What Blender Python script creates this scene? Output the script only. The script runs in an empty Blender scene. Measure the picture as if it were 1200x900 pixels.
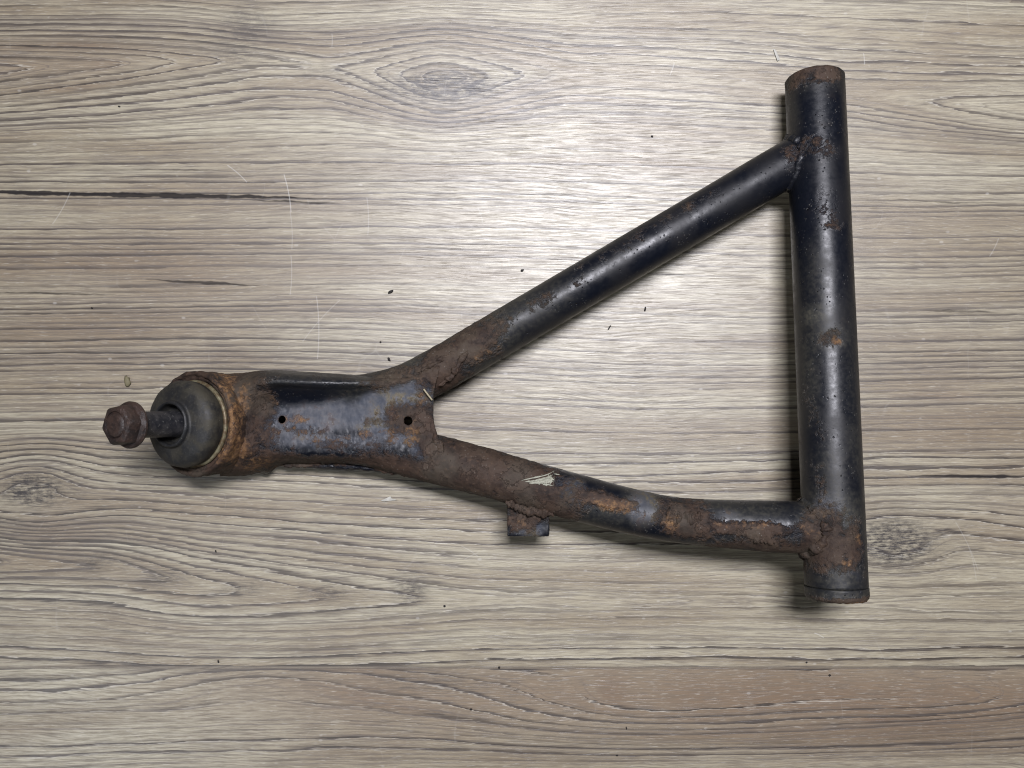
import bpy, bmesh, math, random
import numpy as np
from mathutils import Vector, Matrix, noise as mnoise

random.seed(7)
rng = np.random.default_rng(7)
scn = bpy.context.scene
COL = scn.collection

# ------------------------------------------------------------------ camera
CAM_H = 0.47                     # metres above the table
S = 0.0005                       # metres of table per photo pixel
cd = bpy.data.cameras.new("camera")
cam = bpy.data.objects.new("camera", cd)
COL.objects.link(cam)
cam.location = (0, 0, CAM_H)
cam.rotation_euler = (0, 0, 0)
cd.sensor_fit = 'HORIZONTAL'
cd.sensor_width = 36.0
cd.lens = 36.0 * CAM_H / (1200 * S)
cd.clip_start = 0.01
cd.clip_end = 50
scn.camera = cam

# ------------------------------------------------------------------ light
w = bpy.data.worlds.new("World")
scn.world = w
w.use_nodes = True
bg = w.node_tree.nodes["Background"]
bg.inputs[0].default_value = (0.93, 0.93, 1.0, 1)
bg.inputs[1].default_value = 0.02

def area(name, loc, target, sx, sy, power, col):
    ld = bpy.data.lights.new(name, 'AREA')
    ld.shape = 'RECTANGLE'
    ld.size, ld.size_y = sx, sy
    ld.energy = power
    ld.color = col
    o = bpy.data.objects.new(name, ld)
    COL.objects.link(o)
    o.location = loc
    d = Vector(target) - Vector(loc)
    o.rotation_euler = d.to_track_quat('-Z', 'Y').to_euler()
    return o

area("ceiling_lamp", (0.12, 0.315, 1.05), (0.03, -0.08, 0), 0.42, 0.18, 17.0, (0.935, 0.925, 1.0))
area("far_ceiling_lamp", (-1.25, -1.05, 1.95), (0, 0, 0), 0.32, 0.32, 9.0, (0.92, 0.95, 1.0))

scn.view_settings.view_transform = 'Standard'
scn.view_settings.look = 'None'
scn.view_settings.gamma = 1.0
scn.view_settings.exposure = 0.0
scn.cycles.filter_width = 1.1
scn.cycles.max_bounces = 4
scn.cycles.diffuse_bounces = 2
scn.cycles.glossy_bounces = 2
scn.cycles.use_adaptive_sampling = True
scn.cycles.adaptive_threshold = 0.02

# ------------------------------------------------------------------ helpers
def W(px, py, z=0.0):
    """photo pixel -> world point at height z"""
    k = S * (CAM_H - z) / CAM_H
    return Vector(((px - 600) * k, (450 - py) * k, z))

class E:
    """tiny expression wrapper over shader math nodes"""
    nt = None
    def __init__(s, sock): s.s = sock
    @staticmethod
    def m(op, *a, clamp=False):
        n = E.nt.nodes.new('ShaderNodeMath'); n.operation = op; n.use_clamp = clamp
        for i, v in enumerate(a):
            if isinstance(v, E): E.nt.links.new(v.s, n.inputs[i])
            else: n.inputs[i].default_value = v
        return E(n.outputs[0])
    def __add__(s, o): return E.m('ADD', s, o)
    __radd__ = __add__
    def __sub__(s, o): return E.m('SUBTRACT', s, o)
    def __rsub__(s, o): return E.m('SUBTRACT', o, s)
    def __mul__(s, o): return E.m('MULTIPLY', s, o)
    __rmul__ = __mul__
    def __truediv__(s, o): return E.m('DIVIDE', s, o)

def sstep(x, a, b, lo=0.0, hi=1.0):
    n = E.nt.nodes.new('ShaderNodeMapRange'); n.interpolation_type = 'SMOOTHSTEP'
    E.nt.links.new(x.s, n.inputs[0])
    for i, v in ((1, a), (2, b), (3, lo), (4, hi)): n.inputs[i].default_value = v
    return E(n.outputs[0])
def fract(x): return E.m('FRACT', x)
def floor(x): return E.m('FLOOR', x)
def emax(a, b): return E.m('MAXIMUM', a, b)
def emin(a, b): return E.m('MINIMUM', a, b)
def eabs(a): return E.m('ABSOLUTE', a)
def clamp01(a): return E.m('ADD', a, 0.0, clamp=True)
def xyz(x, y, z=0.0):
    n = E.nt.nodes.new('ShaderNodeCombineXYZ')
    for i, v in enumerate((x, y, z)):
        if isinstance(v, E): E.nt.links.new(v.s, n.inputs[i])
        else: n.inputs[i].default_value = v
    return E(n.outputs[0])
def sep(v):
    n = E.nt.nodes.new('ShaderNodeSeparateXYZ'); E.nt.links.new(v.s, n.inputs[0])
    return E(n.outputs[0]), E(n.outputs[1]), E(n.outputs[2])
def nz(vec, scale=1.0, detail=2.0, rough=0.5, dist=0.0, dim='3D'):
    n = E.nt.nodes.new('ShaderNodeTexNoise'); n.noise_dimensions = dim
    E.nt.links.new(vec.s, n.inputs['Vector'])
    n.inputs['Scale'].default_value = scale; n.inputs['Detail'].default_value = detail
    n.inputs['Roughness'].default_value = rough; n.inputs['Distortion'].default_value = dist
    return E(n.outputs[0])
def wn(x):
    n = E.nt.nodes.new('ShaderNodeTexWhiteNoise'); n.noise_dimensions = '1D'
    E.nt.links.new(x.s, n.inputs['W'])
    return E(n.outputs[0])
def vor(vec, scale, feature='F1', out=0, rnd=1.0):
    n = E.nt.nodes.new('ShaderNodeTexVoronoi'); n.feature = feature
    E.nt.links.new(vec.s, n.inputs['Vector'])
    n.inputs['Scale'].default_value = scale; n.inputs['Randomness'].default_value = rnd
    return E(n.outputs[out])
def attr(name):
    n = E.nt.nodes.new('ShaderNodeAttribute'); n.attribute_name = name
    return E(n.outputs['Fac'])
def objco():
    n = E.nt.nodes.new('ShaderNodeTexCoord'); return E(n.outputs['Object'])
def mixc(f, a, b):
    n = E.nt.nodes.new('ShaderNodeMix'); n.data_type = 'RGBA'
    for i, v in ((0, f), (6, a), (7, b)):
        if isinstance(v, E): E.nt.links.new(v.s, n.inputs[i])
        elif i: n.inputs[i].default_value = (*v, 1)
        else: n.inputs[i].default_value = v
    return E(n.outputs[2])
def mixf(f, a, b):
    n = E.nt.nodes.new('ShaderNodeMix')
    for i, v in ((0, f), (2, a), (3, b)):
        if isinstance(v, E): E.nt.links.new(v.s, n.inputs[i])
        else: n.inputs[i].default_value = v
    return E(n.outputs[0])
def new_mat(name):
    m = bpy.data.materials.new(name); m.use_nodes = True
    E.nt = m.node_tree
    return m, E.nt.nodes['Principled BSDF']
def put(sock, v):
    if isinstance(v, E): E.nt.links.new(v.s, sock)
    elif isinstance(v, tuple): sock.default_value = (*v, 1)
    else: sock.default_value = v
def bump(h, dist, strength=1.0, prev=None):
    n = E.nt.nodes.new('ShaderNodeBump')
    E.nt.links.new(h.s, n.inputs['Height'])
    n.inputs['Distance'].default_value = dist; n.inputs['Strength'].default_value = strength
    if prev: E.nt.links.new(prev.s, n.inputs['Normal'])
    return E(n.outputs[0])

# ------------------------------------------------------------------ wood decor material
def wood_material():
    m, b = new_mat("grey_oak_laminate")
    P = objco(); x, y, _ = sep(P)
    u = x / S + 600.0
    v = 450.0 - y / S
    g = attr('ring'); core = attr('core'); tan = attr('tan'); sc = attr('coarse'); gr = attr('grad'); soft = attr('soft')
    # hand-torn wander of the growth lines
    wob = nz(xyz(u * 0.010, g * 0.10), 1, 3, 0.55) - 0.5
    wob2 = nz(xyz(u * 0.022, v * 0.50), 1, 3, 0.6) - 0.5
    slow = nz(xyz(u * 0.0009, g * 0.016), 1, 2, 0.5)
    ph = sc + slow * 2.6 + wob * 0.8 + wob2 * 0.62
    idn = floor(ph); f = fract(ph)
    r1 = wn(idn); 
    along = nz(xyz(u * 0.0065, idn * 5.31), 1, 3, 0.6)
    st = sstep(r1 * 0.6 + along * 0.9, 0.34, 0.98)
    fg = attr('fig')
    st = emax(st, fg * (along * 0.9 + 0.35))
    fa = (0.90 - f) / gr                     # distance to the dark edge of the ring, in photo pixels
    wdt = nz(xyz(u * 0.013, idn * 2.71 + 40.0), 1, 2, 0.6) * 1.5 + 0.35
    under = sstep(fa, -0.9, -0.2)
    line = sstep(fa / wdt, 0.4, 4.2, 1.0, 0.0) * under
    sharp = sstep(fa / wdt, 0.5, 2.0, 1.0, 0.0) * under
    flat = sstep(gr, 0.014, 0.040)
    line = line * flat; sharp = sharp * flat
    pale = flat * sstep(fa, -2.6, -0.9, 0.0, 1.0) * sstep(fa, -0.9, -0.5, 1.0, 0.0)
    # finer secondary lines
    ph2 = sc * 2.31 + slow * 5.1 + wob * 1.1 + wob2 * 0.5 + 0.37
    f2 = fract(ph2); id2 = floor(ph2)
    al2 = nz(xyz(u * 0.011, id2 * 3.77), 1, 2, 0.6)
    st2 = sstep(wn(id2 + 91.0) * 0.5 + al2 * 0.9, 0.50, 1.0)
    fb = (0.85 - f2) / (gr * 2.31)
    line2 = sstep(fb, 0.2, 2.4, 1.0, 0.0) * sstep(fb, -0.8, -0.1)
    # fibres
    hv = v + nz(xyz(u * 0.0035, v * 0.012 + 60.0), 1, 2, 0.5) * 34.0
    fib = nz(xyz(u * 0.026, hv * 0.56), 1, 4, 0.72)
    fib2 = nz(xyz(u * 0.07, hv * 0.85 + 70.0), 1, 2, 0.6)
    pores = sstep(nz(xyz(u * 0.022, hv * 0.62 + 33.0), 1, 2, 0.6), 0.56, 0.70)
    tone = nz(xyz(u * 0.0022, g * 0.021 + 9.0), 1, 3, 0.55)
    tone2 = nz(xyz(u * 0.006, g * 0.055 + 40.0), 1, 2, 0.5)
    # colours
    light = mixc(sstep(tone, 0.38, 0.66), (0.480, 0.440, 0.322), (0.315, 0.262, 0.178))
    light = mixc(clamp01(tan * 0.85 + sstep(tone2, 0.58, 0.80) * 0.28), light, (0.205, 0.134, 0.085))
    c = mixc(sstep(fib, 0.38, 0.68) * 0.72, light, (0.150, 0.120, 0.086))
    c = mixc(pale * st * 0.62, c, (0.62, 0.59, 0.51))
    c = mixc(sstep(fib2, 0.56, 0.74) * 0.42, c, (0.66, 0.63, 0.54))
    lf = soft * -0.50 + 1.0
    c = mixc(line * (st * 0.62 + 0.10) * lf, c, (0.105, 0.080, 0.058))
    c = mixc(sharp * (st * 0.80) * lf, c, (0.042, 0.034, 0.029))
    c = mixc(line2 * st2 * 0.55 * lf, c, (0.130, 0.108, 0.095))
    c = mixc(pores * 0.42, c, (0.13, 0.112, 0.098))
    mott = nz(xyz(u * 0.11, v * 0.24), 1, 4, 0.75)
    c = mixc(clamp01(core * (sstep(mott, 0.30, 0.70) * 0.85 + sstep(fib, 0.40, 0.65) * 0.55)), c, (0.034, 0.028, 0.027))
    # dark splits in the printed grain: (centre u, v, half length, half thickness, slope, strength)
    splits = [(130, 228, 280, 3.7, 0.020, 1.0), (345, 237, 60, 1.9, 0.03, 0.9), (240, 331, 80, 2.4, 0.060, 0.85),
              (60, 344, 95, 1.7, 0.02, 0.8), (200, 199, 90, 1.4, 0.01, 0.7), (1140, 558, 75, 2.6, 0.01, 0.95),
              (1125, 365, 50, 2.1, 0.02, 0.6), (1095, 236, 110, 1.6, 0.035, 0.6), (640, 548, 45, 1.4, 0.0, 0.5),
              (690, 229, 70, 1.3, 0.05, 0.45), (790, 322, 28, 1.6, 0.0, 0.7), (560, 555, 60, 1.5, 0.05, 0.6),
              (130, 868, 120, 1.2, 0.0, 0.3), (430, 250, 30, 1.3, 0.0, 0.5), (890, 532, 60, 1.4, -0.06, 0.5)]
    wv = (nz(xyz(u * 0.022, v * 0.02 + 5.0), 1, 3, 0.6) - 0.5) * 6.0
    tw = nz(xyz(u * 0.05, v * 0.02 + 15.0), 1, 2, 0.6) * 1.3 + 0.25
    sp = None
    for (cu, cv, L, T, k, s_) in splits:
        du = u - float(cu)
        prof = clamp01(1.0 - E.m('POWER', eabs(du) / float(L), 2.4)) * tw * float(T)
        d = eabs(v - float(cv) - du * k + wv)
        q = clamp01((prof - d) * 0.75) * s_
        sp = q if sp is None else emax(sp, q)
    c = mixc(sp * 0.93, c, (0.022, 0.020, 0.021))
    # pale scratches in the lacquer: segments
    segs = [(267, 194, 289, 213, .8), (333, 205, 341, 248, .9), (82, 226, 62, 262, .6), (340, 248, 342, 292, .4), (906, 58, 913, 71, 1.4),
            (1012, 63, 1013, 75, .8), (389, 40, 389, 54, .5), (790, 74, 785, 88, .8), (540, 120, 549, 136, .0), (955, 742, 965, 747, .9),
            (1120, 612, 1146, 668, .35), (1135, 640, 1144, 680, .35), (371, 348, 372, 420, .6), (341, 300, 340, 345, .5), (355, 400, 398, 352, .4),
            (430, 232, 431, 275, .45), (560, 243, 566, 262, .4), (1170, 280, 1160, 300, .5), (541, 640, 560, 652, .5), (545, 655, 560, 648, .5)]
    scr = None
    pv = xyz(u, v)
    for (x0, y0, x1, y1, s_) in segs:
        if s_ == 0: continue
        L = math.hypot(x1 - x0, y1 - y0); dx, dy = (x1 - x0) / L, (y1 - y0) / L
        a = (u - float(x0)) * dx + (v - float(y0)) * dy
        t = (u - float(x0)) * (-dy) + (v - float(y0)) * dx
        t = t + (a * (L - a)) * (0.12 / L)
        ov = emax(a * -1.0, a - L)
        d = emax(eabs(t), ov)
        q = sstep(d, 0.15, 0.95, 1.0, 0.0) * min(1.0, s_)
        scr = q if scr is None else emax(scr, q)
    # hairline web of older scratches
    vw = nz(xyz(u * 0.03, v * 0.03), 1, 2, 0.5) * 14.0
    web = vor(xyz(u + vw, v * 0.8 + vw), 0.013, 'DISTANCE_TO_EDGE')
    webm = sstep(web, 0.003, 0.014, 1.0, 0.0) * sstep(nz(xyz(u * 0.02, v * 0.02 + 77.0), 1, 2, 0.5), 0.55, 0.68) * 0.16
    flecks = sstep(vor(xyz(u * 0.6, v), 0.055, 'F1'), 0.05, 0.11, 1.0, 0.0) * sstep(nz(xyz(u * 0.05, v * 0.05 + 200.0), 1, 1, 0.5), 0.50, 0.62)
    scr = emax(scr, webm)
    c = mixc(scr * 0.30, c, (0.80, 0.80, 0.76))
    c = mixc(flecks * 0.25, c, (0.72, 0.70, 0.64))
    put(b.inputs['Base Color'], c)
    rough = mixf(sstep(fib, 0.3, 0.7), 0.36, 0.52)
    put(b.inputs['Roughness'], rough)
    put(b.inputs['Specular IOR Level'], 0.95 - sp * 0.8)
    h = fib * 1.0 + pores * -0.5
    put(b.inputs['Normal'], bump(h, 0.00012, 0.9))
    return m

# ------------------------------------------------------------------ rusty painted steel
def steel_material():
    m, b = new_mat("black_painted_rusty_steel")
    P = objco()
    ru = attr('rust'); og = attr('orange'); ba = attr('bare'); du = attr('dust'); cr = attr('crust')
    n1 = nz(P, 95, 5, 0.65)
    n2 = nz(P, 420, 4, 0.65)
    n3 = nz(P, 1400, 3, 0.6)
    n4 = nz(P, 38, 3, 0.5)
    speck = sstep(vor(P, 520, 'F1'), 0.10, 0.24, 1.0, 0.0)
    speck2 = sstep(vor(P, 420, 'F1') + (n2 - 0.5) * 0.5, 0.06, 0.22, 1.0, 0.0) * sstep(n1, 0.46, 0.60)
    R = sstep(ru * 1.1 + (n4 - 0.5) * 0.8 + (n1 - 0.5) * 1.3 + (n2 - 0.5) * 0.9, 0.42, 0.86)
    O = sstep(og * 0.95 + (n1 - 0.5) * 1.2 + (n2 - 0.5) * 1.1, 0.45, 1.15)
    B = sstep(ba * 1.15 + (n4 - 0.5) * 1.2 + (n1 - 0.5) * 0.9, 0.25, 0.95)
    speck2 = speck2 * (1.0 - B)
    D = clamp01(du + (n1 - 0.5) * 0.5 * du + (n2 - 0.5) * 0.8 * du)
    paint = mixc(sstep(n4, 0.4, 0.7), (0.0045, 0.0060, 0.0105), (0.009, 0.0092, 0.0115))
    paint = mixc(sstep(n1, 0.55, 0.8) * 0.4, paint, (0.018, 0.013, 0.011))
    film = mixc(sstep(n2, 0.35, 0.7), (0.040, 0.040, 0.036), (0.090, 0.084, 0.062))
    c = mixc(D, paint, film)
    steel = mixc(sstep(n1, 0.35, 0.65), (0.044, 0.051, 0.068), (0.105, 0.105, 0.112))
    steel = mixc(sstep(n1 + (n2 - 0.5) * 0.4, 0.52, 0.66) * 0.75, steel, (0.046, 0.030, 0.030))
    steel = mixc(sstep(n4 + (n1 - 0.5) * 0.5, 0.50, 0.62) * sstep(n2, 0.36, 0.58) * 0.8, steel, (0.150, 0.125, 0.075))
    c = mixc(B, c, steel)
    rust = mixc(sstep(n1, 0.30, 0.62), (0.017, 0.012, 0.010), (0.056, 0.035, 0.025))
    rust = mixc(sstep(n2, 0.52, 0.74) * 0.5, rust, (0.108, 0.064, 0.040))
    rust = mixc(sstep(n2, 0.22, 0.40, 1.0, 0.0), rust, (0.020, 0.014, 0.012))
    rust = mixc(sstep(n4, 0.52, 0.70) * 0.55, rust, (0.078, 0.064, 0.048))
    c = mixc(R, c, rust)
    c = mixc(D * R * sstep(n1, 0.40, 0.60) * 0.5, c, (0.076, 0.067, 0.048))
    orange = mixc(sstep(n2, 0.32, 0.66), (0.120, 0.055, 0.024), (0.260, 0.145, 0.062))
    c = mixc(O * 0.9, c, orange)
    # flaked crust edges and pits
    pit = sstep(eabs(n1 - 0.53), 0.004, 0.016, 1.0, 0.0) * sstep(n4, 0.48, 0.58) * clamp01(ru * 1.2)
    c = mixc(pit * 0.45, c, (0.012, 0.009, 0.008))
    c = mixc(speck * (0.30 + R * 0.05) * sstep(n1, 0.50, 0.66), c, (0.30, 0.29, 0.26))
    c = mixc(speck2 * (1.0 - R) * 0.85, c, (0.004, 0.004, 0.005))
    put(b.inputs['Base Color'], c)
    rp = mixf(sstep(n2, 0.35, 0.7), 0.30, 0.44)
    rp = mixf(sstep(n4, 0.48, 0.62) * 0.6, rp, 0.60)
    rp = mixf(D, rp, 0.62)
    rp = mixf(B, rp, 0.52)
    rp = mixf(emax(R, O * 0.9), rp, 0.70)
    put(b.inputs['Roughness'], rp)
    put(b.inputs['Metallic'], B * (1.0 - R) * 0.12)
    put(b.inputs['Specular IOR Level'], mixf(R, 0.40, 0.25))
    RR = emax(R, O)
    h = n2 * (RR * 1.0 + 0.14) + n1 * RR * 1.2 + RR * 0.55 + speck2 * -0.8 * (1.0 - RR) + pit * -0.6
    put(b.inputs['Normal'], bump(h, 0.00045, 0.9))
    return m

def rubber_material():
    m, b = new_mat("dusty_black_rubber")
    P = objco(); du = attr('dust')
    n1 = nz(P, 130, 4, 0.6); n2 = nz(P, 900, 3, 0.6)
    sp = sstep(vor(P, 480, 'F1'), 0.06, 0.16, 1.0, 0.0) * sstep(n1, 0.52, 0.68)
    D = clamp01(du * (sstep(n1, 0.40, 0.62) * 0.65 + 0.15))
    c = mixc(D, (0.011, 0.012, 0.014), (0.048, 0.042, 0.027))
    c = mixc(sstep(n2, 0.55, 0.75) * 0.3, c, (0.085, 0.085, 0.070))
    c = mixc(sp * 0.6, c, (0.20, 0.20, 0.16))
    put(b.inputs['Base Color'], c)
    put(b.inputs['Roughness'], mixf(D, 0.52, 0.80))
    put(b.inputs['Normal'], bump(n2 * 0.5 + n1, 0.0004, 0.6))
    return m

def ring_material():
    m, b = new_mat("dull_zinc_wire")
    P = objco(); n1 = nz(P, 210, 4, 0.6)
    put(b.inputs['Base Color'], mixc(sstep(n1, 0.4, 0.62), (0.23, 0.21, 0.13), (0.11, 0.075, 0.040)))
    put(b.inputs['Roughness'], mixf(n1, 0.35, 0.65)); b.inputs['Metallic'].default_value = 0.4
    put(b.inputs['Normal'], bump(n1, 0.0005, 0.6))
    return m

def nut_material():
    m, b = new_mat("brown_rusted_nut")
    P = objco(); n1 = nz(P, 160, 4, 0.6); n2 = nz(P, 700, 3, 0.65)
    c = mixc(sstep(n1, 0.35, 0.65), (0.015, 0.0105, 0.0095), (0.042, 0.025, 0.019))
    c = mixc(sstep(n2, 0.58, 0.72) * 0.6, c, (0.105, 0.066, 0.048))
    put(b.inputs['Base Color'], c)
    put(b.inputs['Roughness'], mixf(n2, 0.40, 0.68))
    put(b.inputs['Normal'], bump(n2 + n1, 0.0006, 0.8))
    return m

def stud_material():
    m, b = new_mat("dark_oily_stud_steel")
    P = objco(); n1 = nz(P, 180, 4, 0.6); n2 = nz(P, 800, 2, 0.6)
    c = mixc(sstep(n1, 0.35, 0.65), (0.022, 0.023, 0.028), (0.060, 0.058, 0.060))
    c = mixc(sstep(n2, 0.60, 0.70) * 0.7, c, (0.16, 0.16, 0.15))
    put(b.inputs['Base Color'], c); b.inputs['Metallic'].default_value = 0.35
    put(b.inputs['Roughness'], mixf(n1, 0.38, 0.6))
    put(b.inputs['Normal'], bump(n2, 0.0004, 0.6))
    return m

def plain(name, col, rough, var=0.4, scale=900):
    m, b = new_mat(name)
    P = objco(); n1 = nz(P, scale, 3, 0.6)
    put(b.inputs['Base Color'], mixc(n1, tuple(q * (1 - var) for q in col), tuple(min(1, q * (1 + var)) for q in col)))
    put(b.inputs['Roughness'], rough)
    put(b.inputs['Normal'], bump(n1, 0.0004, 0.5))
    return m

M_WOOD = wood_material()
M_STEEL = steel_material()
M_RUBBER = rubber_material()
M_RING = ring_material()
M_NUT = nut_material()
M_STUD = stud_material()
M_DIRT = plain("dark_dirt", (0.016, 0.014, 0.013), 0.8)
M_SEED = plain("olive_husk", (0.17, 0.15, 0.085), 0.7)
M_CHIP = plain("bare_primer", (0.33, 0.33, 0.26), 0.65, 0.5, 1600)
M_FLAKE = plain("pale_plastic_flake", (0.46, 0.45, 0.40), 0.5, 0.15)
M_SPLINTER = plain("pale_straw", (0.33, 0.29, 0.19), 0.6)

# ------------------------------------------------------------------ mesh plumbing
def mesh_obj(name, verts, faces, mat, parent=None, smooth=True):
    me = bpy.data.meshes.new(name)
    me.from_pydata([tuple(v) for v in verts], [], faces)
    me.materials.append(mat)
    me.validate()
    if smooth: me.polygons.foreach_set('use_smooth', np.ones(len(me.polygons), dtype=bool))
    o = bpy.data.objects.new(name, me)
    COL.objects.link(o)
    if parent: o.parent = parent
    return o

def put_attr(o, name, vals):
    me = o.data
    a = me.attributes.get(name) or me.attributes.new(name, 'FLOAT', 'POINT')
    a.data.foreach_set('value', np.asarray(vals, dtype=np.float32))

def coords(o):
    a = np.empty(len(o.data.vertices) * 3, dtype=np.float32)
    o.data.vertices.foreach_get('co', a)
    return a.reshape(-1, 3).astype(float)

KP = S * (CAM_H - 0.033) / CAM_H
def blob_field(co, blobs):
    """soft patches on the steel, laid out in the arm's own plan (x, y)"""
    pu = co[:, 0] / KP + 600; pv = 450 - co[:, 1] / KP
    out = np.zeros(len(co))
    for (cx, cy, rx, ry, ang, st) in blobs:
        a = math.radians(ang); dx = pu - cx; dy = pv - cy
        q = np.sqrt(((dx * math.cos(a) + dy * math.sin(a)) / rx) ** 2 + ((-dx * math.sin(a) + dy * math.cos(a)) / ry) ** 2)
        out = np.maximum(out, st * np.clip(1.35 - q * 0.85, 0, 1))
    return out

RUST = [
    (940, 172, 26, 16, -30, .66), (962, 180, 16, 10, 0, .40), (955, 84, 42, 14, 0, .85), (925, 128, 12, 20, 0, .35), (958, 243, 13, 18, 0, .44), (966, 268, 16, 9, 0, .48),
    (958, 400, 16, 14, 0, .55), (985, 689, 46, 5, 0, 1), (944, 622, 36, 38, 0, 1), (975, 628, 16, 30, 0, .9), (945, 560, 8, 60, 0, .45), (940, 500, 8, 60, 0, .4), 
    (560, 548, 80, 40, 14, 1), (620, 578, 60, 40, 14, 1), (700, 580, 50, 9, 14, .95), (640, 592, 40, 18, 14, 1), (800, 605, 34, 24, 8, 1), (870, 612, 80, 9, 2, .9), (900, 632, 70, 16, 0, .85), (850, 632, 40, 12, 0, .8),
    (555, 402, 42, 30, -31, .95), (520, 430, 40, 34, -31, 1), (470, 440, 60, 14, -18, .7), (640, 350, 90, 12, -31, .42), (720, 292, 70, 10, -31, .40), (800, 245, 60, 10, -31, .38),
    (275, 497, 40, 75, 0, 1), (285, 446, 28, 14, 0, .95), (375, 442, 110, 9, 0, .32), (320, 545, 40, 22, 0, 1), (400, 542, 130, 9, 0, .8), (480, 492, 34, 22, 0, .9), (500, 512, 16, 30, 0, 1),
    (300, 515, 30, 24, 0, .8), (395, 521, 44, 9, 0, .62), (432, 494, 20, 8, 0, .42), (352, 503, 30, 10, 0, .55), (305, 482, 22, 26, 0, .85), (446, 520, 26, 9, 0, .55), (470, 550, 70, 22, 12, 1), (380, 464, 70, 10, 0, .22), (617, 606, 30, 18, 0, .8), (430, 515, 50, 14, 0, .45), (240, 550, 60, 22, 0, 1), (230, 440, 50, 14, 0, 1)]
ORANGE = [
    (285, 480, 12, 45, 10, .85), (330, 492, 10, 8, 0, .9), (347, 492, 14, 8, 0, .8), (320, 470, 10, 7, 0, .6), (300, 545, 26, 14, 0, .75), (275, 530, 16, 22, 30, .75), (265, 445, 22, 12, 20, .7),
    (428, 510, 16, 8, 0, .8), (450, 506, 14, 7, 0, .7), (405, 512, 9, 6, 0, .7), (370, 516, 16, 7, 0, .6), (352, 504, 10, 5, 0, .55), (462, 516, 12, 6, 0, .6), (285, 520, 10, 30, -10, .85), (273, 460, 8, 20, -20, .85), (482, 510, 12, 18, 0, .85), (495, 470, 9, 14, 0, .5), (966, 402, 8, 7, 0, .95), (984, 622, 8, 9, 0, .75), (968, 646, 8, 5, 0, .75),
    (720, 590, 40, 10, 14, .68), (780, 606, 14, 16, 0, .7), (860, 606, 60, 6, 0, .62), (925, 613, 30, 9, 0, .62), (985, 692, 40, 4, 0, .75), (948, 600, 14, 10, 0, .45), (570, 412, 26, 10, -31, .55), (615, 612, 16, 8, 0, .5), (350, 505, 26, 8, 0, .6), (395, 514, 20, 6, 0, .65), (960, 268, 8, 6, 0, .5), (470, 485, 14, 12, 0, .5)]
BARE = [
    (385, 488, 85, 20, -4, .95), (440, 470, 45, 14, -14, .9), (482, 462, 26, 15, -20, 1), (460, 505, 40, 22, 0, .85), (340, 512, 50, 16, 0, .7), (400, 518, 90, 12, 0, .7), (495, 525, 18, 14, 0, .8),
    (622, 617, 22, 11, 0, .75), (665, 572, 30, 14, 14, .7), (745, 592, 20, 22, 14, .65), (830, 596, 34, 7, 0, .5), (950, 590, 16, 22, 0, .6), (915, 618, 14, 8, 0, .5), (975, 665, 12, 26, 0, .38)]
DUST = [
    (950, 330, 12, 40, 0, .22), (940, 430, 8, 60, 0, .34), (985, 520, 14, 40, 0, .22), (955, 545, 18, 30, 0, .26), (700, 318, 60, 8, -31, .16), (930, 130, 8, 30, 0, .25),
    (945, 372, 15, 14, 0, .55), (958, 398, 22, 13, 0, .5), (990, 450, 20, 90, 0, .16), (962, 480, 40, 110, 0, .07), (555, 395, 50, 34, -31, .75), (600, 362, 46, 26, -31, .36), (640, 352, 40, 20, -31, .28), (475, 435, 66, 16, -18, .7),
    (540, 528, 70, 22, 14, .30), (745, 588, 16, 20, 0, .7), (850, 592, 60, 8, 0, .4), (960, 660, 22, 30, 0, .45), (970, 690, 40, 14, 0, .5), (330, 440, 100, 12, 0, .3), (955, 600, 30, 30, 0, .7), (870, 640, 90, 20, 0, .55),
    (985, 702, 44, 8, 0, .9), (700, 600, 40, 16, 0, .3), (955, 90, 40, 18, 0, .18), (590, 590, 60, 20, 14, .35)]

def lump(co, nor, amt, scale):
    d = np.array([mnoise.noise(Vector(p) * scale) + 0.5 * mnoise.noise(Vector(p) * scale * 2.3) + 0.3 * mnoise.noise(Vector(p) * scale * 5.1) for p in co])
    return co + nor * (d * amt)[:, None]

def finish_steel(o, lumpy=0.00045, scale=260, base=0.06):
    lumpy *= 0.55
    co = coords(o); me = o.data
    r = blob_field(co, RUST)
    nor = np.empty(len(co) * 3, dtype=np.float32); me.vertices.foreach_get('normal', nor); nor = nor.reshape(-1, 3).astype(float)
    co2 = lump(co, nor, (base + r) * lumpy, scale) if np.isscalar(lumpy) else co
    me.vertices.foreach_set('co', co2.astype(np.float32).ravel()); me.update()
    put_attr(o, 'rust', r); put_attr(o, 'orange', blob_field(co, ORANGE)); put_attr(o, 'bare', blob_field(co, BARE))
    put_attr(o, 'dust', blob_field(co, DUST)); put_attr(o, 'crust', r)

def catmull(pts, n):
    P = np.array(pts, float); k = len(P)
    P = np.vstack([2 * P[0] - P[1], P, 2 * P[-1] - P[-2]])
    out = []
    for t in np.linspace(0, k - 1, n):
        i = min(int(t), k - 2); f = t - i
        a, b, c, d = P[i], P[i + 1], P[i + 2], P[i + 3]
        out.append(0.5 * ((2 * b) + (c - a) * f + (2 * a - 5 * b + 4 * c - d) * f ** 2 + (3 * b - 3 * c + d - a) * f ** 3))
    return np.array(out)

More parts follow.
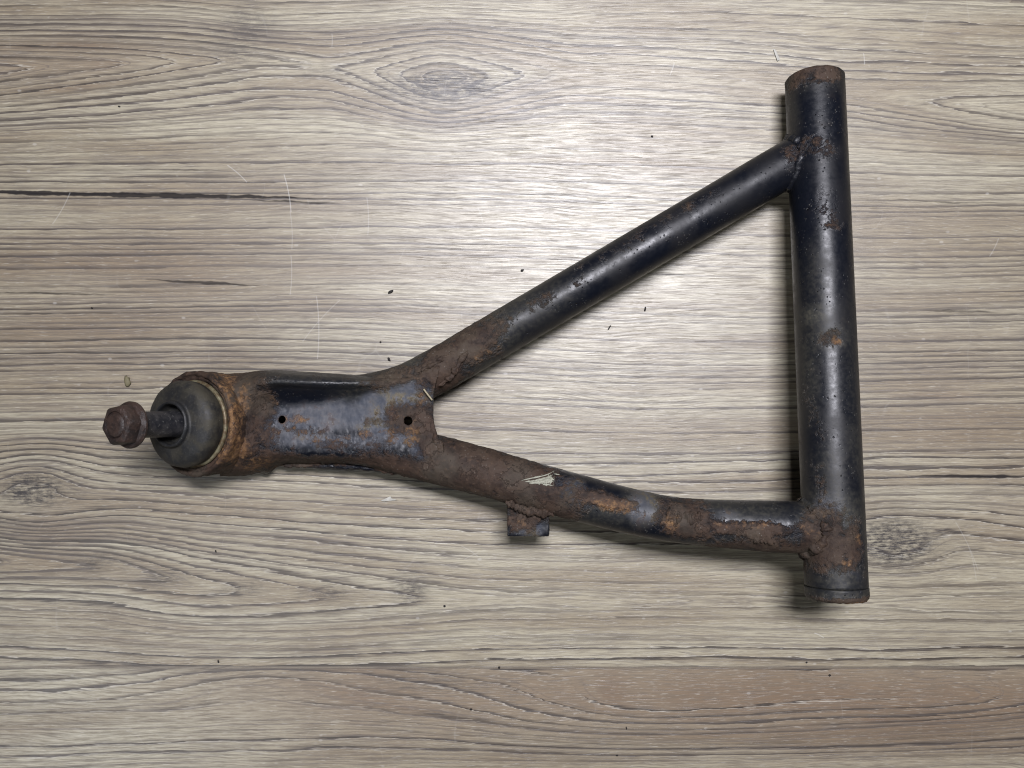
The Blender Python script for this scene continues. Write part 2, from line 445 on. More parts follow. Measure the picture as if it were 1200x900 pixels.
def sweep(pts, rad, nseg, closed=False, caps=True, squash=None):
    """tube along dense points; rad per point"""
    P = np.array(pts); n = len(P)
    T = np.gradient(P, axis=0); T /= np.linalg.norm(T, axis=1)[:, None]
    up = np.array([0, 0, 1.0])
    verts, faces = [], []
    A = np.linspace(0, 2 * math.pi, nseg, endpoint=False)
    for i in range(n):
        s = np.cross(T[i], up); s /= np.linalg.norm(s); q = np.cross(s, T[i])
        r = rad[i]
        for a in A: verts.append(P[i] + s * math.cos(a) * r + q * math.sin(a) * r * (squash[i] if squash is not None else 1))
    m = n if closed else n - 1
    for i in range(m):
        i2 = (i + 1) % n
        for j in range(nseg):
            j2 = (j + 1) % nseg
            faces.append((i * nseg + j, i * nseg + j2, i2 * nseg + j2, i2 * nseg + j))
    if caps and not closed:
        faces.append(tuple(range(nseg))[::-1]); faces.append(tuple((n - 1) * nseg + j for j in range(nseg)))
    faces = [f[::-1] for f in faces]
    return verts, faces

def lathe(prof, origin, axis, nseg, dense=None, facets=0):
    """profile (r, h) about axis at origin"""
    pr = []
    for i in range(len(prof) - 1):
        (r0, h0), (r1, h1) = prof[i], prof[i + 1]
        if callable(r0) or callable(r1):
            pr.append((r0, h0)); continue
        L = math.hypot(r1 - r0, h1 - h0); k = max(1, int(L / dense)) if dense else 1
        for j in range(k): pr.append((r0 + (r1 - r0) * j / k, h0 + (h1 - h0) * j / k))
    pr.append(prof[-1])
    a = Vector(axis).normalized(); e1 = a.orthogonal().normalized()
    if abs(a.z) < 0.9 or True:
        e1 = (Vector((0, 1, 0)) - a * a.y).normalized() if abs(a.y) < 0.9 else (Vector((0, 0, 1)) - a * a.z).normalized()
    e2 = a.cross(e1)
    verts, faces = [], []
    O = Vector(origin)
    for (r, h) in pr:
        for j in range(nseg):
            t = 2 * math.pi * j / nseg
            rr = r(t) if callable(r) else r
            verts.append(O + a * h + (e1 * math.cos(t) + e2 * math.sin(t)) * rr)
    for i in range(len(pr) - 1):
        for j in range(nseg):
            j2 = (j + 1) % nseg
            faces.append((i * nseg + j, i * nseg + j2, (i + 1) * nseg + j2, (i + 1) * nseg + j))
    faces.append(tuple(range(nseg))[::-1]); faces.append(tuple((len(pr) - 1) * nseg + j for j in range(nseg)))
    return verts, faces

# ------------------------------------------------------------------ the table top (setting)
def table_top():
    def axis_pts(lo, hi, a, b, step):
        return np.unique(np.round(np.concatenate([np.linspace(lo, a, 14), np.arange(a, b, step), np.linspace(b, hi, 14)]), 6))
    xs = axis_pts(-0.62, 0.62, -0.33, 0.33, 0.0013)
    ys = axis_pts(-0.48, 0.48, -0.25, 0.25, 0.0013)
    X, Y = np.meshgrid(xs, ys)
    u = X / S + 600; v = 450 - Y / S
    nx, ny = len(xs), len(ys)
    def G(cu, cv, su, sv): return np.exp(-((u - cu) / su) ** 2 - ((v - cv) / sv) ** 2)
    def half(a, b): t = np.clip((u - a) / (b - a), 0, 1); return 1 - t * t * (3 - 2 * t)
    # flat-sawn figure: the rings fold about two axes, and h() says where each ring crosses its axis
    vw = v + 7 * np.sin(u / 330 + v / 260) + 3 * np.sin(u / 140 + v / 95 + 1)
    def smooth_interp(xp, fp):
        xx = np.arange(-900, 2200, 4.0); y = np.interp(xx, xp, fp); kk = np.hanning(17); kk /= kk.sum()
        y = np.convolve(np.pad(y, 8, 'edge'), kk, 'valid')
        return np.interp(u, xx, y)
    va = smooth_interp([-300, 0, 300, 420, 520, 640, 1000, 1200], [84, 86, 72, 86, 97, 92, 108, 124])
    vb = smooth_interp([-300, 0, 130, 230, 350, 490, 700, 1200], [655, 660, 666, 684, 690, 694, 700, 706])
    ha = smooth_interp([-300, 0, 130, 270, 330, 385, 440, 520, 600, 665, 1000, 1090, 1200, 1500], [-80, -48, -33, -14, -4, 3, -10, -46, -14, 3, 2, -8, -26, -60])
    hb = smooth_interp([-300, 0, 130, 225, 350, 490, 560, 900, 1200], [-88, -60, -45, -32, -18, -3, 4, 5, 4])
    da = vw - 92 - (va - 92) * np.exp(-((vw - 92) / 60.0) ** 2); db = vw - 690 - (vb - 690) * np.exp(-((vw - 690) / 62.0) ** 2)
    gt = 92 + np.sqrt(da ** 2 + 22) + ha * np.exp(-(da / 62.0) ** 2)
    gb = 690 - np.sqrt(db ** 2 + 60) - hb * np.exp(-(db / 66.0) ** 2)
    g = np.where(vw < 400, gt, gb)
    g -= 0.92 * (g - 588) * G(40, 575, 62, 42)
    g += 16 * G(38, 580, 40, 24)
    g -= 0.9 * (g - 640) * G(1045, 637, 60, 36)
    g -= 20 * G(1052, 637, 52, 26)
    g += 10 * G(1130, 620, 60, 40)
    g += 10 * G(300, 30, 60, 36)
    # the next strip of the print, below a faint straight joint
    low = v > 781
    g2 = v * 0.92 + 66 - 62 / (1 + np.exp(-(u - 600) / 70)) * np.exp(-((v - 835) / 46.0) ** 2) * half(700, 1500) + 22 * G(300, 800, 120, 26) + 0.02 * (u - 600) - 22 * G(1130, 822, 150, 26)
    g = np.where(low, g2, g)
    top = v < -6 + 0.012 * (u - 600)
    g = np.where(top, v * 0.9 - 3, g)
    core = 1.5 * G(40, 574, 28, 15) + 0.35 * G(40, 574, 70, 26) + 1.4 * G(1045, 636, 38, 23) + 0.35 * G(1050, 636, 80, 34) + 1.5 * G(522, 101, 64, 17) + 0.55 * G(290, 30, 34, 26) + 0.4 * G(385, 82, 30, 8)
    core += 0.55 * G(110, 658, 30, 10) + 0.55 * G(195, 677, 28, 10) + 0.55 * G(285, 689, 28, 9) + 0.65 * G(382, 695, 30, 10) + 0.75 * G(482, 692, 22, 20) + 0.35 * G(630, 96, 22, 14) + 0.4 * G(275, 66, 26, 16) + 0.3 * G(1095, 120, 20, 8)
    core += 0.4 * G(515, 800, 70, 12)
    tan = np.where(low, 0.62 * np.exp(-((v - 815) / 60.0) ** 2) * np.clip((u - 120) / 300, 0, 1), 0) * 1.35
    tan += 0.45 * G(110, 60, 220, 40) + 0.35 * G(120, 280, 180, 40) + 0.40 * G(120, 345, 260, 60) + 0.55 * G(60, 620, 50, 36) + 0.35 * G(1150, 420, 120, 60) + 0.35 * G(1130, 500, 120, 40) + 0.4 * G(1180, 600, 60, 40)
    tan += np.where(top, 0.5, 0) + 0.25 * G(100, 430, 200, 60) + 0.3 * G(1100, 860, 300, 60) + 0.30 * G(30, 85, 90, 30)
    coarse = 0.078 + 0.045 * G(760, 330, 330, 200) + 0.02 * G(1100, 420, 200, 200) - 0.018 * G(150, 640, 330, 120) + 0.03 * G(150, 200, 300, 90) - 0.012 * (v > 700)
    # ring phase uses a constant pitch; finer areas are made by stretching g itself
    gs = g * 1.0
    soft = np.clip(0.9 * G(760, 320, 360, 170) - 0.5 * G(520, 95, 150, 60) + 0.4 * (1 - half(900, 1100)) * np.exp(-((v - 200) / 130) ** 2), 0, 1)
    # where the figure of the print (eyes, tongues, knots) is drawn most clearly
    fig = 1.0 * G(520, 95, 140, 48) + 0.9 * half(330, 520) * np.exp(-((v - 80) / 42.0) ** 2) + 1.0 * half(480, 640) * np.exp(-((v - 650) / 95.0) ** 2)
    fig += 0.9 * G(1060, 635, 130, 75) + 0.8 * G(60, 560, 180, 60) + 0.7 * G(620, 830, 260, 50) + 0.5 * G(1110, 825, 110, 40)
    # ring pitch in photo pixels, by height across the print
    lv = np.linspace(-900, 1500, 2401)
    pitch = np.interp(lv, [-300, 0, 60, 110, 150, 240, 420, 500, 560, 640, 760, 781, 800, 900, 1200], [11, 11, 11, 11, 8.6, 6.6, 6.8, 8, 11, 12, 10, 10, 12, 12, 11])
    cum = np.concatenate([[0], np.cumsum(1 / pitch)[:-1]])
    phase = np.interp(g, lv, cum)
    gy = np.gradient(phase, axis=0) / np.gradient(v, axis=0); gx = np.gradient(phase, axis=1) / np.gradient(u, axis=1)
    grad = np.clip(np.hypot(gx, gy), 0.02, 0.25)
    verts = np.stack([X, Y, np.zeros_like(X)], -1).reshape(-1, 3)
    ids = np.arange(nx * ny).reshape(ny, nx)
    q = np.stack([ids[:-1, :-1], ids[:-1, 1:], ids[1:, 1:], ids[1:, :-1]], -1).reshape(-1, 4)
    me = bpy.data.meshes.new("table_top")
    # slab: the grid plus a skirt and an underside
    ring = list(ids[0, :]) + list(ids[1:, -1]) + list(ids[-1, -2::-1]) + list(ids[-2:0:-1, 0])
    nb = len(verts)
    low_v = verts[ring].copy(); low_v[:, 2] = -0.038
    allv = np.vstack([verts, low_v])
    k = len(ring)
    faces = q.tolist() + [(ring[i], nb + i, nb + (i + 1) % k, ring[(i + 1) % k]) for i in range(k)] + [tuple(nb + i for i in range(k))[::-1]]
    o = mesh_obj("table_top", allv, faces, M_WOOD, smooth=False)
    pad = np.zeros(k)
    for nm, arr in (('ring', gs), ('core', np.clip(core, 0, 1)), ('tan', np.clip(tan, 0, 1)), ('coarse', phase), ('grad', grad), ('fig', np.clip(fig, 0, 1)), ('soft', soft)):
        put_attr(o, nm, np.concatenate([arr.ravel(), arr.ravel()[ring]]))
    o['kind'] = 'structure'
    o['label'] = 'grey brown wood grain laminate table top with dark knots'
    return o
table_top()

# ------------------------------------------------------------------ the suspension arm
root = bpy.data.objects.new("suspension_arm", None)
COL.objects.link(root)
root.location = (0, 0, 0)
root.empty_display_size = 0.05
root['label'] = 'rusty black A-shaped tubular steel suspension arm with ball joint lying on the table'
root['category'] = 'suspension arm'

# pivot tube (the long upright one)
Vt, Vb = W(954.5, 92, 0.0185), W(980.5, 702, 0.0475)
vax = (Vb - Vt).normalized(); vL = (Vb - Vt).length
RV = 0.0159
prof = [(RV - .0028, .030), (RV - .0028, .0012), (RV - .0020, 0.0), (RV - .0006, 0.0), (RV, .0008), (RV, vL - .0072), (RV - .0005, vL - .0069), (RV - .0012, vL - .0069), (RV - .0030, vL - .0069), (RV - .0030, vL - .030)]
v_, f_ = lathe(prof, Vt, vax, 72, dense=0.0008)
pivot = mesh_obj("pivot_tube", v_, [f[::-1] for f in f_], M_STEEL, root)
finish_steel(pivot, 0.00035, 300, 0.12)
# worn collar at its lower end
v_, f_ = lathe([(RV - .0045, vL - .02), (RV - .0045, vL - .0005), (RV - .0030, vL), (RV - .0012, vL), (RV - .0002, vL - .0012), (RV + .0002, vL - .0026), (RV + .0002, vL - .0064), (RV - .0008, vL - .0068), (RV - .0040, vL - .0068)], Vt, vax, 72, dense=0.0006)
col = mesh_obj("end_collar", v_, [f[::-1] for f in f_], M_STEEL, pivot)
finish_steel(col, 0.0006, 420, 0.5)
# thin sleeve lip at the upper end
v_, f_ = lathe([(RV - .0048, .02), (RV - .0048, -.0004), (RV - .0030, -.0006), (RV - .0029, .004)], Vt, vax, 64, dense=0.0008)
slv = mesh_obj("bush_sleeve", v_, [f[::-1] for f in f_], M_STEEL, pivot)
finish_steel(slv, 0.0003, 300, 0.3)

def arm_tube(name, pix, step=0.0008, nseg=64):
    """pix: (px, py, z, radius)"""
    P = [tuple(W(a, b, z)) + (r,) for a, b, z, r in pix]
    L = sum(math.dist(P[i][:3], P[i + 1][:3]) for i in range(len(P) - 1))
    D = catmull(P, int(L / step))
    v_, f_ = sweep(D[:, :3], D[:, 3], nseg)
    o = mesh_obj(name, v_, f_, M_STEEL, root)
    finish_steel(o, 0.0007, 240, 0.06)
    return o, D
up_o, UP = arm_tube("upper_arm_tube", [(285, 464, .0130, .0112), (340, 464, .0132, .0112), (400, 465, .0142, .0118), (440, 462, .0165, .0125), (478, 451.5, .0180, .0126), (520, 430, .0187, .0127), (560, 406.5, .019, .0127), (650, 353.5, .0195, .0127), (740, 300.5, .0198, .0127), (830, 247.5, .020, .0127), (900, 206, .0202, .0127), (958, 172, .0203, .0125)])
lo_o, LO = arm_tube("lower_arm_tube", [(285, 521, .0130, .0112), (340, 519, .0140, .0114), (400, 518, .0160, .0120), (450, 523, .0185, .0130), (500, 535.5, .0210, .0136), (560, 551, .0248, .0134), (620, 568, .0288, .0130), (680, 584, .0328, .0126), (730, 597, .0356, .0123), (775, 606.5, .0378, .0121), (815, 611.5, .0396, .0123), (860, 614.5, .0412, .0129), (910, 617, .0425, .0136), (975, 620, .0436, .0136)])

# welds
def weld(name, pts, r, n=90, nseg=12, parent=root, squash=0.75):
    D = catmull(pts, n)
    sd = random.random() * 50
    rad = [r * (0.85 + 0.55 * mnoise.noise((i * 0.11, sd, 0)) + 0.35 * mnoise.noise((i * 0.37, sd, 4))) * min(1, (i + 2) / 8, (n - i + 1) / 8) for i in range(n)]
    v_, f_ = sweep(D, rad, nseg, squash=[squash] * n)
    o = mesh_obj(name, v_, f_, M_STEEL, parent)
    finish_steel(o, 0.0012, 300, 0.9)
    return o

def saddle(axA, rA, D, a0, a1, n=26):
    """curve where a branch tube (last dense point and tangent of D) meets the pivot cylinder"""
    p = Vector(D[-1][:3]); t = (Vector(D[-1][:3]) - Vector(D[-6][:3])).normalized(); rb = D[-1][3]
    s = t.cross(Vector((0, 0, 1))).normalized(); q = s.cross(t)
    out = []
    for k in range(n):
        a = math.radians(a0 + (a1 - a0) * k / (n - 1))
        o = p + (s * math.cos(a) + q * math.sin(a)) * rb
        lo, hi = -0.08, 0.02
        f = lambda d: ((o + t * d - Vt) - vax * (o + t * d - Vt).dot(vax)).length - rA
        # march from outside inwards to first hit
        d = lo
        while d < hi and f(d) > 0: d += 0.0004
        out.append(o + t * d)
    return out
weld("weld_bead", saddle(vax, RV, UP, -40, 220), 0.0026, 110)
weld("weld_bead", saddle(vax, RV, LO, -40, 220), 0.0034, 110)
weld("weld_bead", [W(480, 440, .0300), W(500, 431, .0312), W(518, 421, .0312), W(534, 413, .0302)], 0.0013, 60, squash=.5)
weld("weld_bead", [W(513, 452, .0316), W(524, 446, .0312), (W(533, 436, .0318)), W(540, 422, .0318), W(548, 411, .0316)], 0.0017, 60, squash=.5)
weld("weld_bead", [W(508, 508, .0335), W(514, 520, .0340), W(516, 532, .0345), W(511, 545, .0335), W(500, 553, .030)], 0.0022, 60, squash=.55)
weld("weld_bead", [W(330, 545, .0135), W(380, 546, .0150), W(430, 548, .0180), W(480, 557, .022)], 0.0016, 80, squash=.7)
weld("weld_bead", [W(592, 588, .0380), W(605, 594, .0372), W(622, 599, .0368), W(640, 602, .0374), W(650, 604, .0380)], 0.0024, 60, squash=.7)
# flaky crust patches on the lower tube
weld("rust_crust", [W(778, 601, .0486), W(795, 606, .0500), W(812, 607, .0508), W(824, 606, .0512)], 0.0040, 60, 16, squash=.32)
weld("rust_crust", [W(830, 624, .0490), W(860, 622, .0522), (W(890, 626, .0536)), W(925, 624, .0548)], 0.0055, 90, 18, squash=.28)

# pressed gusset plate
SEC = {  # photo x: list of (photo y, z in mm) across the plate, from the upper flange to the lower flange
    258: [(438, 8), (440, 22), (445, 31), (456, 36), (470, 37.5), (485, 38), (500, 38), (515, 37.5), (530, 36), (545, 30), (555, 21), (558, 8)],
    284: [(437, 9), (439, 23), (444, 32), (454, 37), (468, 38), (484, 38), (500, 38), (515, 37.5), (530, 35.5), (544, 29), (554, 20), (558, 8)],
    303: [(434.5, 10), (436.5, 27), (441, 36.5), (449.5, 39.5), (460, 36), (475, 32.5), (495, 33), (512, 33.5), (528, 33), (540, 28), (550, 19), (555, 8)],
    314: [(434, 10), (436, 28), (440.5, 37.5), (449, 40.3), (459, 35), (475, 29.5), (494, 30.5), (512, 31.5), (527.5, 31.8), (538, 28), (549, 18), (556, 8)],
    325: [(433.5, 11), (435.5, 29), (440, 38), (448.5, 40.5), (457, 34), (475.5, 28), (494, 29.5), (512, 31), (527, 31.5), (535, 29), (542, 20), (547, 9)],
    380: [(437, 12), (438.5, 29), (443, 37.5), (451, 39.5), (458.5, 33), (472, 28), (492, 29.5), (512, 31), (527, 31.5), (535, 29), (541, 21), (546, 11)],
    425: [(440, 16), (441.5, 28), (445, 34), (450.5, 35.5), (457, 31.5), (466, 29), (490, 30), (512, 31.3), (528, 32), (537, 30), (543, 23), (548, 14)],
    455: [(443, 27.5), (444, 29.5), (447, 31.2), (451, 31.6), (457, 31), (466, 30.5), (490, 31), (512, 32), (530, 33), (541, 31), (548, 27), (553, 22)],
    482: [(440.5, 29.5), (441.5, 30.8), (444, 31.8), (449, 32.0), (456, 31.6), (466, 31), (490, 31.5), (512, 32.5), (531, 34), (543, 33), (550, 30), (556, 26)],
    500: [(432.5, 30.5), (434, 31.8), (438, 32.5), (446, 32.6), (455, 32), (466, 31.5), (489, 32), (511, 33), (530, 35), (543, 34.5), (551, 32), (557, 28)],
    510: [(428, 31), (430, 32.0), (434, 32.7), (444, 32.8), (454, 32.2), (466, 31.7), (488, 32), (510, 33.3), (528, 35.3), (542, 35), (551, 32.5), (557, 28.5)],
}
def right_edge(t):          # concave free edge between the two tubes (t = photo y)
    return 507.5 + 5.0 * np.clip((462 - t) / 20, 0, 1.6) + 4.0 * np.clip((t - 492) / 18, 0, 1.4)
def gusset():
    xs = sorted(SEC); nacr, nal = 150, 300
    cross = {x: catmull([(a, b) for a, b in SEC[x]], nacr) for x in xs}
    arr = np.array([cross[x] for x in xs])
    verts = []; faces = []
    for i in range(nal):
        s = i / (nal - 1)
        for j in range(nacr):
            yv0 = arr[6, j, 0]
            # the right edge depends on y: take y from the last sections
            xr = float(right_edge(arr[-1, j, 0]))
            px = 258 + (xr - 258) * s
            # interpolate with a smooth weight
            k = max(0, min(len(xs) - 2, int(np.searchsorted(xs, px) - 1)))
            t = (px - xs[k]) / (xs[k + 1] - xs[k]); t = min(max(t, 0), 1.2)
            p0 = arr[max(k - 1, 0), j]; p1 = arr[k, j]; p2 = arr[k + 1, j]; p3 = arr[min(k + 2, len(xs) - 1), j]
            h = xs[k + 1] - xs[k]
            m1 = (p2 - p0) / (xs[k + 1] - xs[max(k - 1, 0)]) * h; m2 = (p3 - p1) / (xs[min(k + 2, len(xs) - 1)] - xs[k]) * h
            tt = t
            c = (2 * tt ** 3 - 3 * tt ** 2 + 1) * p1 + (tt ** 3 - 2 * tt ** 2 + tt) * m1 + (-2 * tt ** 3 + 3 * tt ** 2) * p2 + (tt ** 3 - tt ** 2) * m2
            verts.append(W(px, c[0], c[1] / 1000))
    for i in range(nal - 1):
        for j in range(nacr - 1):
            a = i * nacr + j
            faces.append((a, a + 1, a + nacr + 1, a + nacr))
    o = mesh_obj("gusset_plate", verts, faces, M_STEEL, root)
    # orient upward
    if o.data.polygons[len(faces) // 2].normal.z < 0: o.data.flip_normals()
    so = o.modifiers.new('s', 'SOLIDIFY'); so.thickness = 0.0032; so.offset = -1
    cut = []
    for (hx, hy, hr) in ((328.7, 492, .0022), (478, 493, .0025)):
        c = W(hx, hy, .0315)
        v_, f_ = lathe([(hr, -.02), (hr, .02)], c, (0, 0, 1), 28)
        ob = mesh_obj("cutter", v_, f_, M_STEEL); cut.append(ob)
        bo = o.modifiers.new('b', 'BOOLEAN'); bo.object = ob; bo.operation = 'DIFFERENCE'; bo.solver = 'EXACT'
    bpy.context.view_layer.update()
    dg = bpy.context.evaluated_depsgraph_get()
    me = bpy.data.meshes.new_from_object(o.evaluated_get(dg))
    o.modifiers.clear(); o.data = me; me.name = "gusset_plate"
    for cb in cut:
        cm = cb.data; bpy.data.objects.remove(cb); bpy.data.meshes.remove(cm)
    finish_steel(o, 0.00055, 300, 0.25)
    return o
gusset()

# shock tab under the lower tube
def slab(name, pix, z0, z1, parent, bev=0.0012, sub=6):
    bm = bmesh.new()
    lo = [bm.verts.new(W(a, b, z0(a, b) if callable(z0) else z0)) for a, b in pix]
    hi = [bm.verts.new(W(a, b, z1(a, b) if callable(z1) else z1)) for a, b in pix]
    n = len(pix)
    bm.faces.new(lo); bm.faces.new(hi[::-1])
    for i in range(n): bm.faces.new((lo[i], hi[i], hi[(i + 1) % n], lo[(i + 1) % n]))
    bmesh.ops.recalc_face_normals(bm, faces=bm.faces)
    bmesh.ops.bevel(bm, geom=list(bm.edges), offset=bev, segments=2, profile=0.6, affect='EDGES')
    bmesh.ops.triangulate(bm, faces=bm.faces)
    for _ in range(sub):
        long = [e for e in bm.edges if e.calc_length() > 0.0014]
        if not long: break
        bmesh.ops.subdivide_edges(bm, edges=long, cuts=1)
        bmesh.ops.triangulate(bm, faces=[f for f in bm.faces if len(f.verts) > 3])
    me = bpy.data.meshes.new(name); bm.to_mesh(me); bm.free()
    me.materials.append(M_STEEL)
    me.polygons.foreach_set('use_smooth', np.ones(len(me.polygons), dtype=bool))
    o = bpy.data.objects.new(name, me); COL.objects.link(o); o.parent = parent
    return o
tab = slab("shock_tab", [(594, 572), (644, 580), (643.5, 628.5), (594.5, 628.5)], .0225, .0350, root, 0.0009)
finish_steel(tab, 0.0006, 300, 0.5)

# bare primer showing where the paint is scraped off the lower tube
def on_lower_tube(px, py):
    i = int(np.argmin(np.hypot(LO[:, 0] - W(px, py, .041).x, (LO[:, 1] - W(px, py, .041).y) * 0.3)))
    c = LO[i]; p = W(px, py, .041)
    t = LO[min(i + 3, len(LO) - 1), :2] - LO[i - 3, :2]; t /= np.linalg.norm(t)
    d = abs(-(p.x - c[0]) * t[1] + (p.y - c[1]) * t[0])
    return Vector((p.x, p.y, c[2] + math.sqrt(max(c[3] ** 2 - d * d, 1e-9)) + 0.0003))
def chip(name, strips, mat, parent):
    verts, faces = [], []
    for pl, wd in strips:
        n = 14; D = catmull(pl, n)
        for i in range(n):
            x, y = D[i]; t = i / (n - 1)
            ww = wd * (0.25 + math.sin(math.pi * min(1, t * 1.15 + .05)) ** 0.7) * (0.35 + 1.1 * random.random())
            b = len(verts)
            for s in (-1, 1): verts.append(on_lower_tube(x, y + s * ww / 2))
            if i: faces.append((b - 2, b - 1, b + 1, b))
    o = mesh_obj(name, verts, faces, mat, parent, smooth=True)
    so = o.modifiers.new('s', 'SOLIDIFY'); so.thickness = 0.00025; so.offset = 1
    return o
chip("paint_scrape", [([(626, 565), (636, 563.5), (648, 560.5)], 5.0), ([(640, 561), (645, 562), (649, 562)], 8.5), ([(611, 563), (625, 560), (640, 557), (650, 553)], 1.3), ([(615, 564.5), (630, 562.5), (648, 557)], 1.8), ([(620, 566), (634, 564.5), (649, 560)], 2.0), ([(628, 566.5), (640, 565), (648, 564)], 1.8), ([(636, 567.5), (642, 567.5), (648, 569)], 2.2), ([(630, 562), (634, 567)], 1.2), ([(641, 557), (643, 566)], 1.2),
                      ([(649, 553), (649.5, 560), (648, 569)], 2.0), ([(650, 556), (656, 557)], 1.0)], M_CHIP, lo_o)

# ball joint
ball = bpy.data.objects.new("ball_joint", None)
COL.objects.link(ball); ball.parent = root; ball.empty_display_size = 0.02
TILT = math.radians(25)
AX = Vector((-math.sin(TILT), 0.03, math.cos(TILT))).normalized()
BC = W(230, 496.5, 0.0325)
RH = 0.0285
v_, f_ = lathe([(RH - .006, -.0195), (RH - .0035, -.0195), (RH - .0012, -.0185), (RH - .0004, -.014), (RH, -.004), (RH + .0004, .0006), (RH, .0022), (RH - .0012, .0030), (RH - .0022, .0026), (RH - .0027, .0014), (RH - .0033, .0016), (RH - .0044, .0014), (RH - .0054, -.0002), (.0220, -.0004), (.0180, -.0004)], BC, AX, 96, dense=.0008)
hous = mesh_obj("housing", v_, f_, M_STEEL, ball); finish_steel(hous, 0.0009, 240, 0.5)
bootp = [(.0195, -.0004), (.0212, .0006), (.0220, .0022), (.0229, .0050), (.0233, .0082), (.0228, .0110), (.0212, .0132), (.0184, .0147), (.0152, .0156), (.0132, .0160), (.0125, .0168), (.0123, .0180), (.0116, .0188), (.0108, .0186), (.0104, .0174), (.0102, .0150), (.0094, .0125), (.0070, .0120)]
bp = catmull(bootp, 90)
v_, f_ = lathe([tuple(q) for q in bp], BC, AX, 96)
boot = mesh_obj("dust_boot", v_, f_, M_RUBBER, ball)
cb = coords(boot)
relv = cb - np.array(BC); hh = relv @ np.array(AX)
dust = np.clip(0.25 + 0.75 * np.clip((0.0185 - hh) / 0.006, 0, 1) * np.clip(1.1 - np.clip((0.003 - hh) / 0.003, 0, 1), 0, 1), 0, 1)
dust = np.where(hh > 0.0168, 0.12, dust)
put_attr(boot, 'dust', dust)
nb = np.empty(len(cb) * 3, dtype=np.float32); boot.data.vertices.foreach_get('normal', nb)
boot.data.vertices.foreach_set('co', lump(cb, nb.reshape(-1, 3).astype(float), 0.00028, 150).astype(np.float32).ravel()); boot.data.update()
def torus(name, c, axis, R, r, mat, parent, n=120, k=12, wob=0.0):
    a = Vector(axis); e1 = (Vector((0, 1, 0)) - a * a.y).normalized(); e2 = a.cross(e1)
    verts, faces = [], []
    for i in range(n):
        t = 2 * math.pi * i / n; d = e1 * math.cos(t) + e2 * math.sin(t)
        for j in range(k):
            p = 2 * math.pi * j / k
            verts.append(Vector(c) + d * (R + r * math.cos(p) + wob * math.sin(3 * t)) + a * (r * math.sin(p)))
    for i in range(n):
        for j in range(k):
            faces.append((i * k + j, ((i + 1) % n) * k + j, ((i + 1) % n) * k + (j + 1) % k, i * k + (j + 1) % k))
    return mesh_obj(name, verts, faces, mat, parent)
torus("retaining_ring", BC + AX * .0016, AX, .0226, .00125, M_RING, ball, wob=.0001)
STN = .0410
v_, f_ = lathe([(.0070, .010), (.0068, .020), (.0067, .0400), (.0060, .0405), (.0060, STN + .004)], BC, AX, 48, dense=.001)
mesh_obj("stud", v_, f_, M_STUD, ball)
def hexr(r):
    return lambda t: r * min(1.12, 1 / max(abs(math.cos(((t + .35) % (math.pi / 3)) - math.pi / 6)), .01)) 
nutp = [(.0070, STN - .0004), (.0108, STN - .0002), (.0117, STN + .0006), (.0118, STN + .0016), (.0112, STN + .0027), (hexr(.0094), STN + .0034), (hexr(.0092), STN + .0082), (hexr(.0087), STN + .0093), (.0080, STN + .0100), (.0068, STN + .0102), (.0066, STN + .0094), (.0040, STN + .0094)]
v_, f_ = lathe(nutp, BC, AX, 96)
nut = mesh_obj("flange_nut", v_, f_, M_NUT, ball)
nut.data.set_sharp_from_angle(angle=math.radians(24))
v_, f_ = lathe([(.0063, STN + .005), (.0063, STN + .0094), (.0054, STN + .0104), (.0040, STN + .0106), (.0010, STN + .0107)], BC, AX, 48)
mesh_obj("stud_tip", v_, f_, M_NUT, ball)

# ------------------------------------------------------------------ bits lying about
def pebble(name, px, py, z, rx, ry, rz, ang, mat, seed):
    bm = bmesh.new(); bmesh.ops.create_icosphere(bm, subdivisions=2, radius=1)
    a = math.radians(ang)
    c = W(px, py, z)
    for v in bm.verts:
        k = 1 + 0.38 * mnoise.noise(v.co * 1.7 + Vector((seed * 3.1, seed, 0)))
        p = Vector((v.co.x * rx * k, v.co.y * ry * k, v.co.z * rz * k))
        v.co = Vector((p.x * math.cos(a) - p.y * math.sin(a), p.x * math.sin(a) + p.y * math.cos(a), p.z + rz))
    me = bpy.data.meshes.new(name); bm.to_mesh(me); bm.free(); me.materials.append(mat)
    me.polygons.foreach_set('use_smooth', np.ones(len(me.polygons), dtype=bool))
    o = bpy.data.objects.new(name, me); COL.objects.link(o); o.location = c
    return o
h = pebble("seed_husk", 150, 447, 0, .0017, .0034, .0010, 8, M_SEED, 3)
h['label'] = 'small olive brown seed husk lying above the ball joint nut'; h['category'] = 'seed husk'
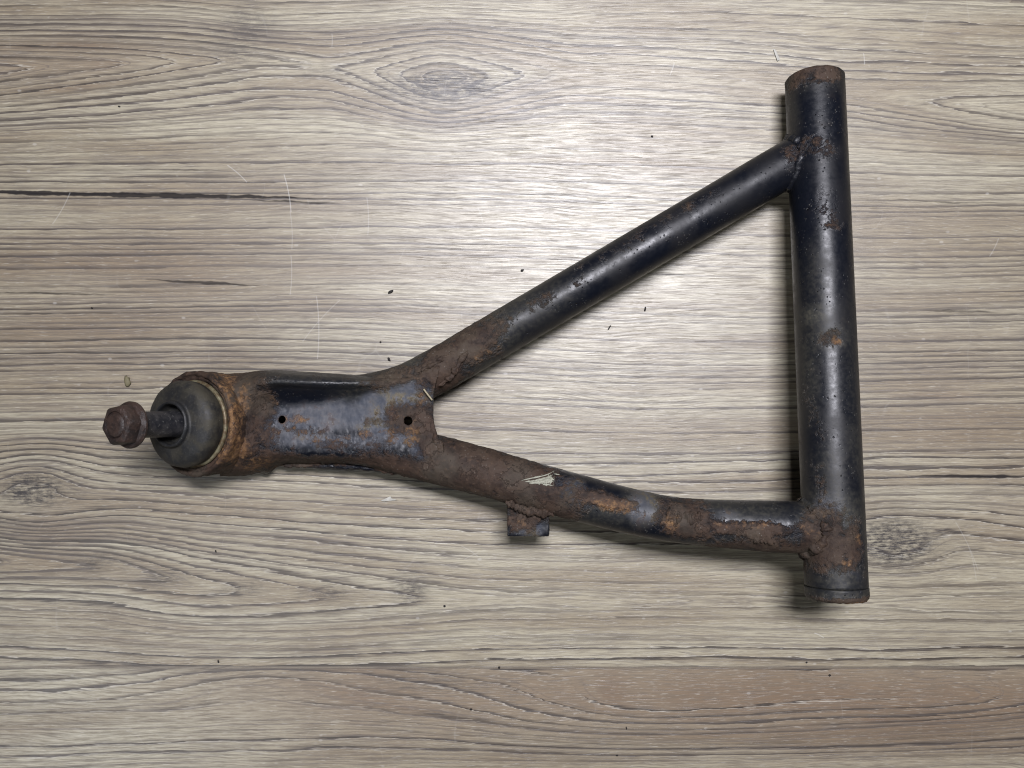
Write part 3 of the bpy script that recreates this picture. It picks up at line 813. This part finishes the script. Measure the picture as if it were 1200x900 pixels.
crumbs = [(756, 362, 3.2, 1.3, 95, 'short thick black crumb standing upright between the two arm tubes'),
          (714, 384, 4.0, 0.9, 120, 'thin slanted black crumb left of the thick one between the arm tubes'),
          (456, 421, 3.0, 1.6, 60, 'black comma shaped crumb just above the bend of the upper tube'),
          (458, 342, 4.2, 1.8, 150, 'flat dark smudge like crumb on the pale wood left of the upper tube'),
          (612, 317, 2.4, 1.5, 150, 'dark crumb on the glossy wood close above the upper tube'),
          (446, 401, 1.3, 1.2, 0, 'tiny round black speck above the comma shaped crumb'),
          (140, 125, 1.6, 1.1, 10, 'tiny black speck on the brown grain near the upper left corner'),
          (108, 361, 1.7, 1.2, 20, 'small black speck on the brown wood up left of the ball joint'),
          (764, 160, 1.7, 1.4, 30, 'small black speck on pale wood high above the upper tube'),
          (253, 646, 1.8, 1.0, 70, 'thin dark crumb on the wide grain arches below the ball joint'),
          (256, 775, 2.2, 1.1, 80, 'upright dark crumb at the pale strip joint in the lower left'),
          (521, 710, 1.7, 1.5, 0, 'black speck right of the pointed grain tip below the arm'),
          (552, 831, 1.8, 1.5, 0, 'black speck in the middle of the brown strip along the bottom'),
          (585, 782, 1.5, 1.4, 0, 'black speck right on the strip joint below the shock tab'),
          (972, 791, 1.6, 1.4, 0, 'black speck below the collar end of the pivot tube'),
          (945, 776, 1.3, 1.2, 0, 'faint black speck left under the collar end of the pivot tube'),
          (734, 853, 2.0, 0.9, 75, 'narrow dark crumb low on the brown bottom strip'),
          (723, 885, 1.6, 1.2, 0, 'black speck near the bottom edge right of centre')]
for i, (px, py, a, b_, ang, lab) in enumerate(crumbs):
    o = pebble("crumb", px, py, 0, a * S * .88, b_ * S * .88, min(a, b_) * S * .6, -ang, M_DIRT, i + 11)
    o['label'] = lab; o['category'] = 'crumb'; o['group'] = 'dark crumbs scattered on the table'
def flat_flake(name, pts, zc, mat, th=.00025):
    bm = bmesh.new()
    vs = [bm.verts.new(W(a, b, 0.0005 + zc * math.sin(i * 1.7) ** 2)) for i, (a, b) in enumerate(pts)]
    f = bm.faces.new(vs); r = bmesh.ops.extrude_face_region(bm, geom=[f])
    for v in [q for q in r['geom'] if isinstance(q, bmesh.types.BMVert)]: v.co.z += th
    bmesh.ops.recalc_face_normals(bm, faces=bm.faces); bmesh.ops.triangulate(bm, faces=bm.faces)
    me = bpy.data.meshes.new(name); bm.to_mesh(me); bm.free(); me.materials.append(mat)
    o = bpy.data.objects.new(name, me); COL.objects.link(o); return o
fl = flat_flake("flake", [(446, 586.5), (452, 584), (457.5, 581.5), (459, 584), (466, 586), (455, 587), (450, 587.5)], .0006, M_FLAKE)
fl['label'] = 'pale translucent looking flake on the wood below the gusset plate'; fl['category'] = 'flake'
fl = flat_flake("flake", [(906, 57.5), (909, 58.5), (914, 70), (911, 71.5)], .0004, M_FLAKE)
fl['label'] = 'short white sliver on the wood left of the pivot tube top'; fl['category'] = 'flake'
# straw splinter resting on the plate corner
D = catmull([W(496.5, 456, .0338), W(501, 462, .0340), W(506.5, 469, .0338)], 12)
v_, f_ = sweep(D, [.0005] * 12, 8)
sp_ = mesh_obj("splinter", v_, f_, M_SPLINTER); sp_['label'] = 'thin pale splinter lying across the inner corner of the gusset plate'; sp_['category'] = 'splinter'
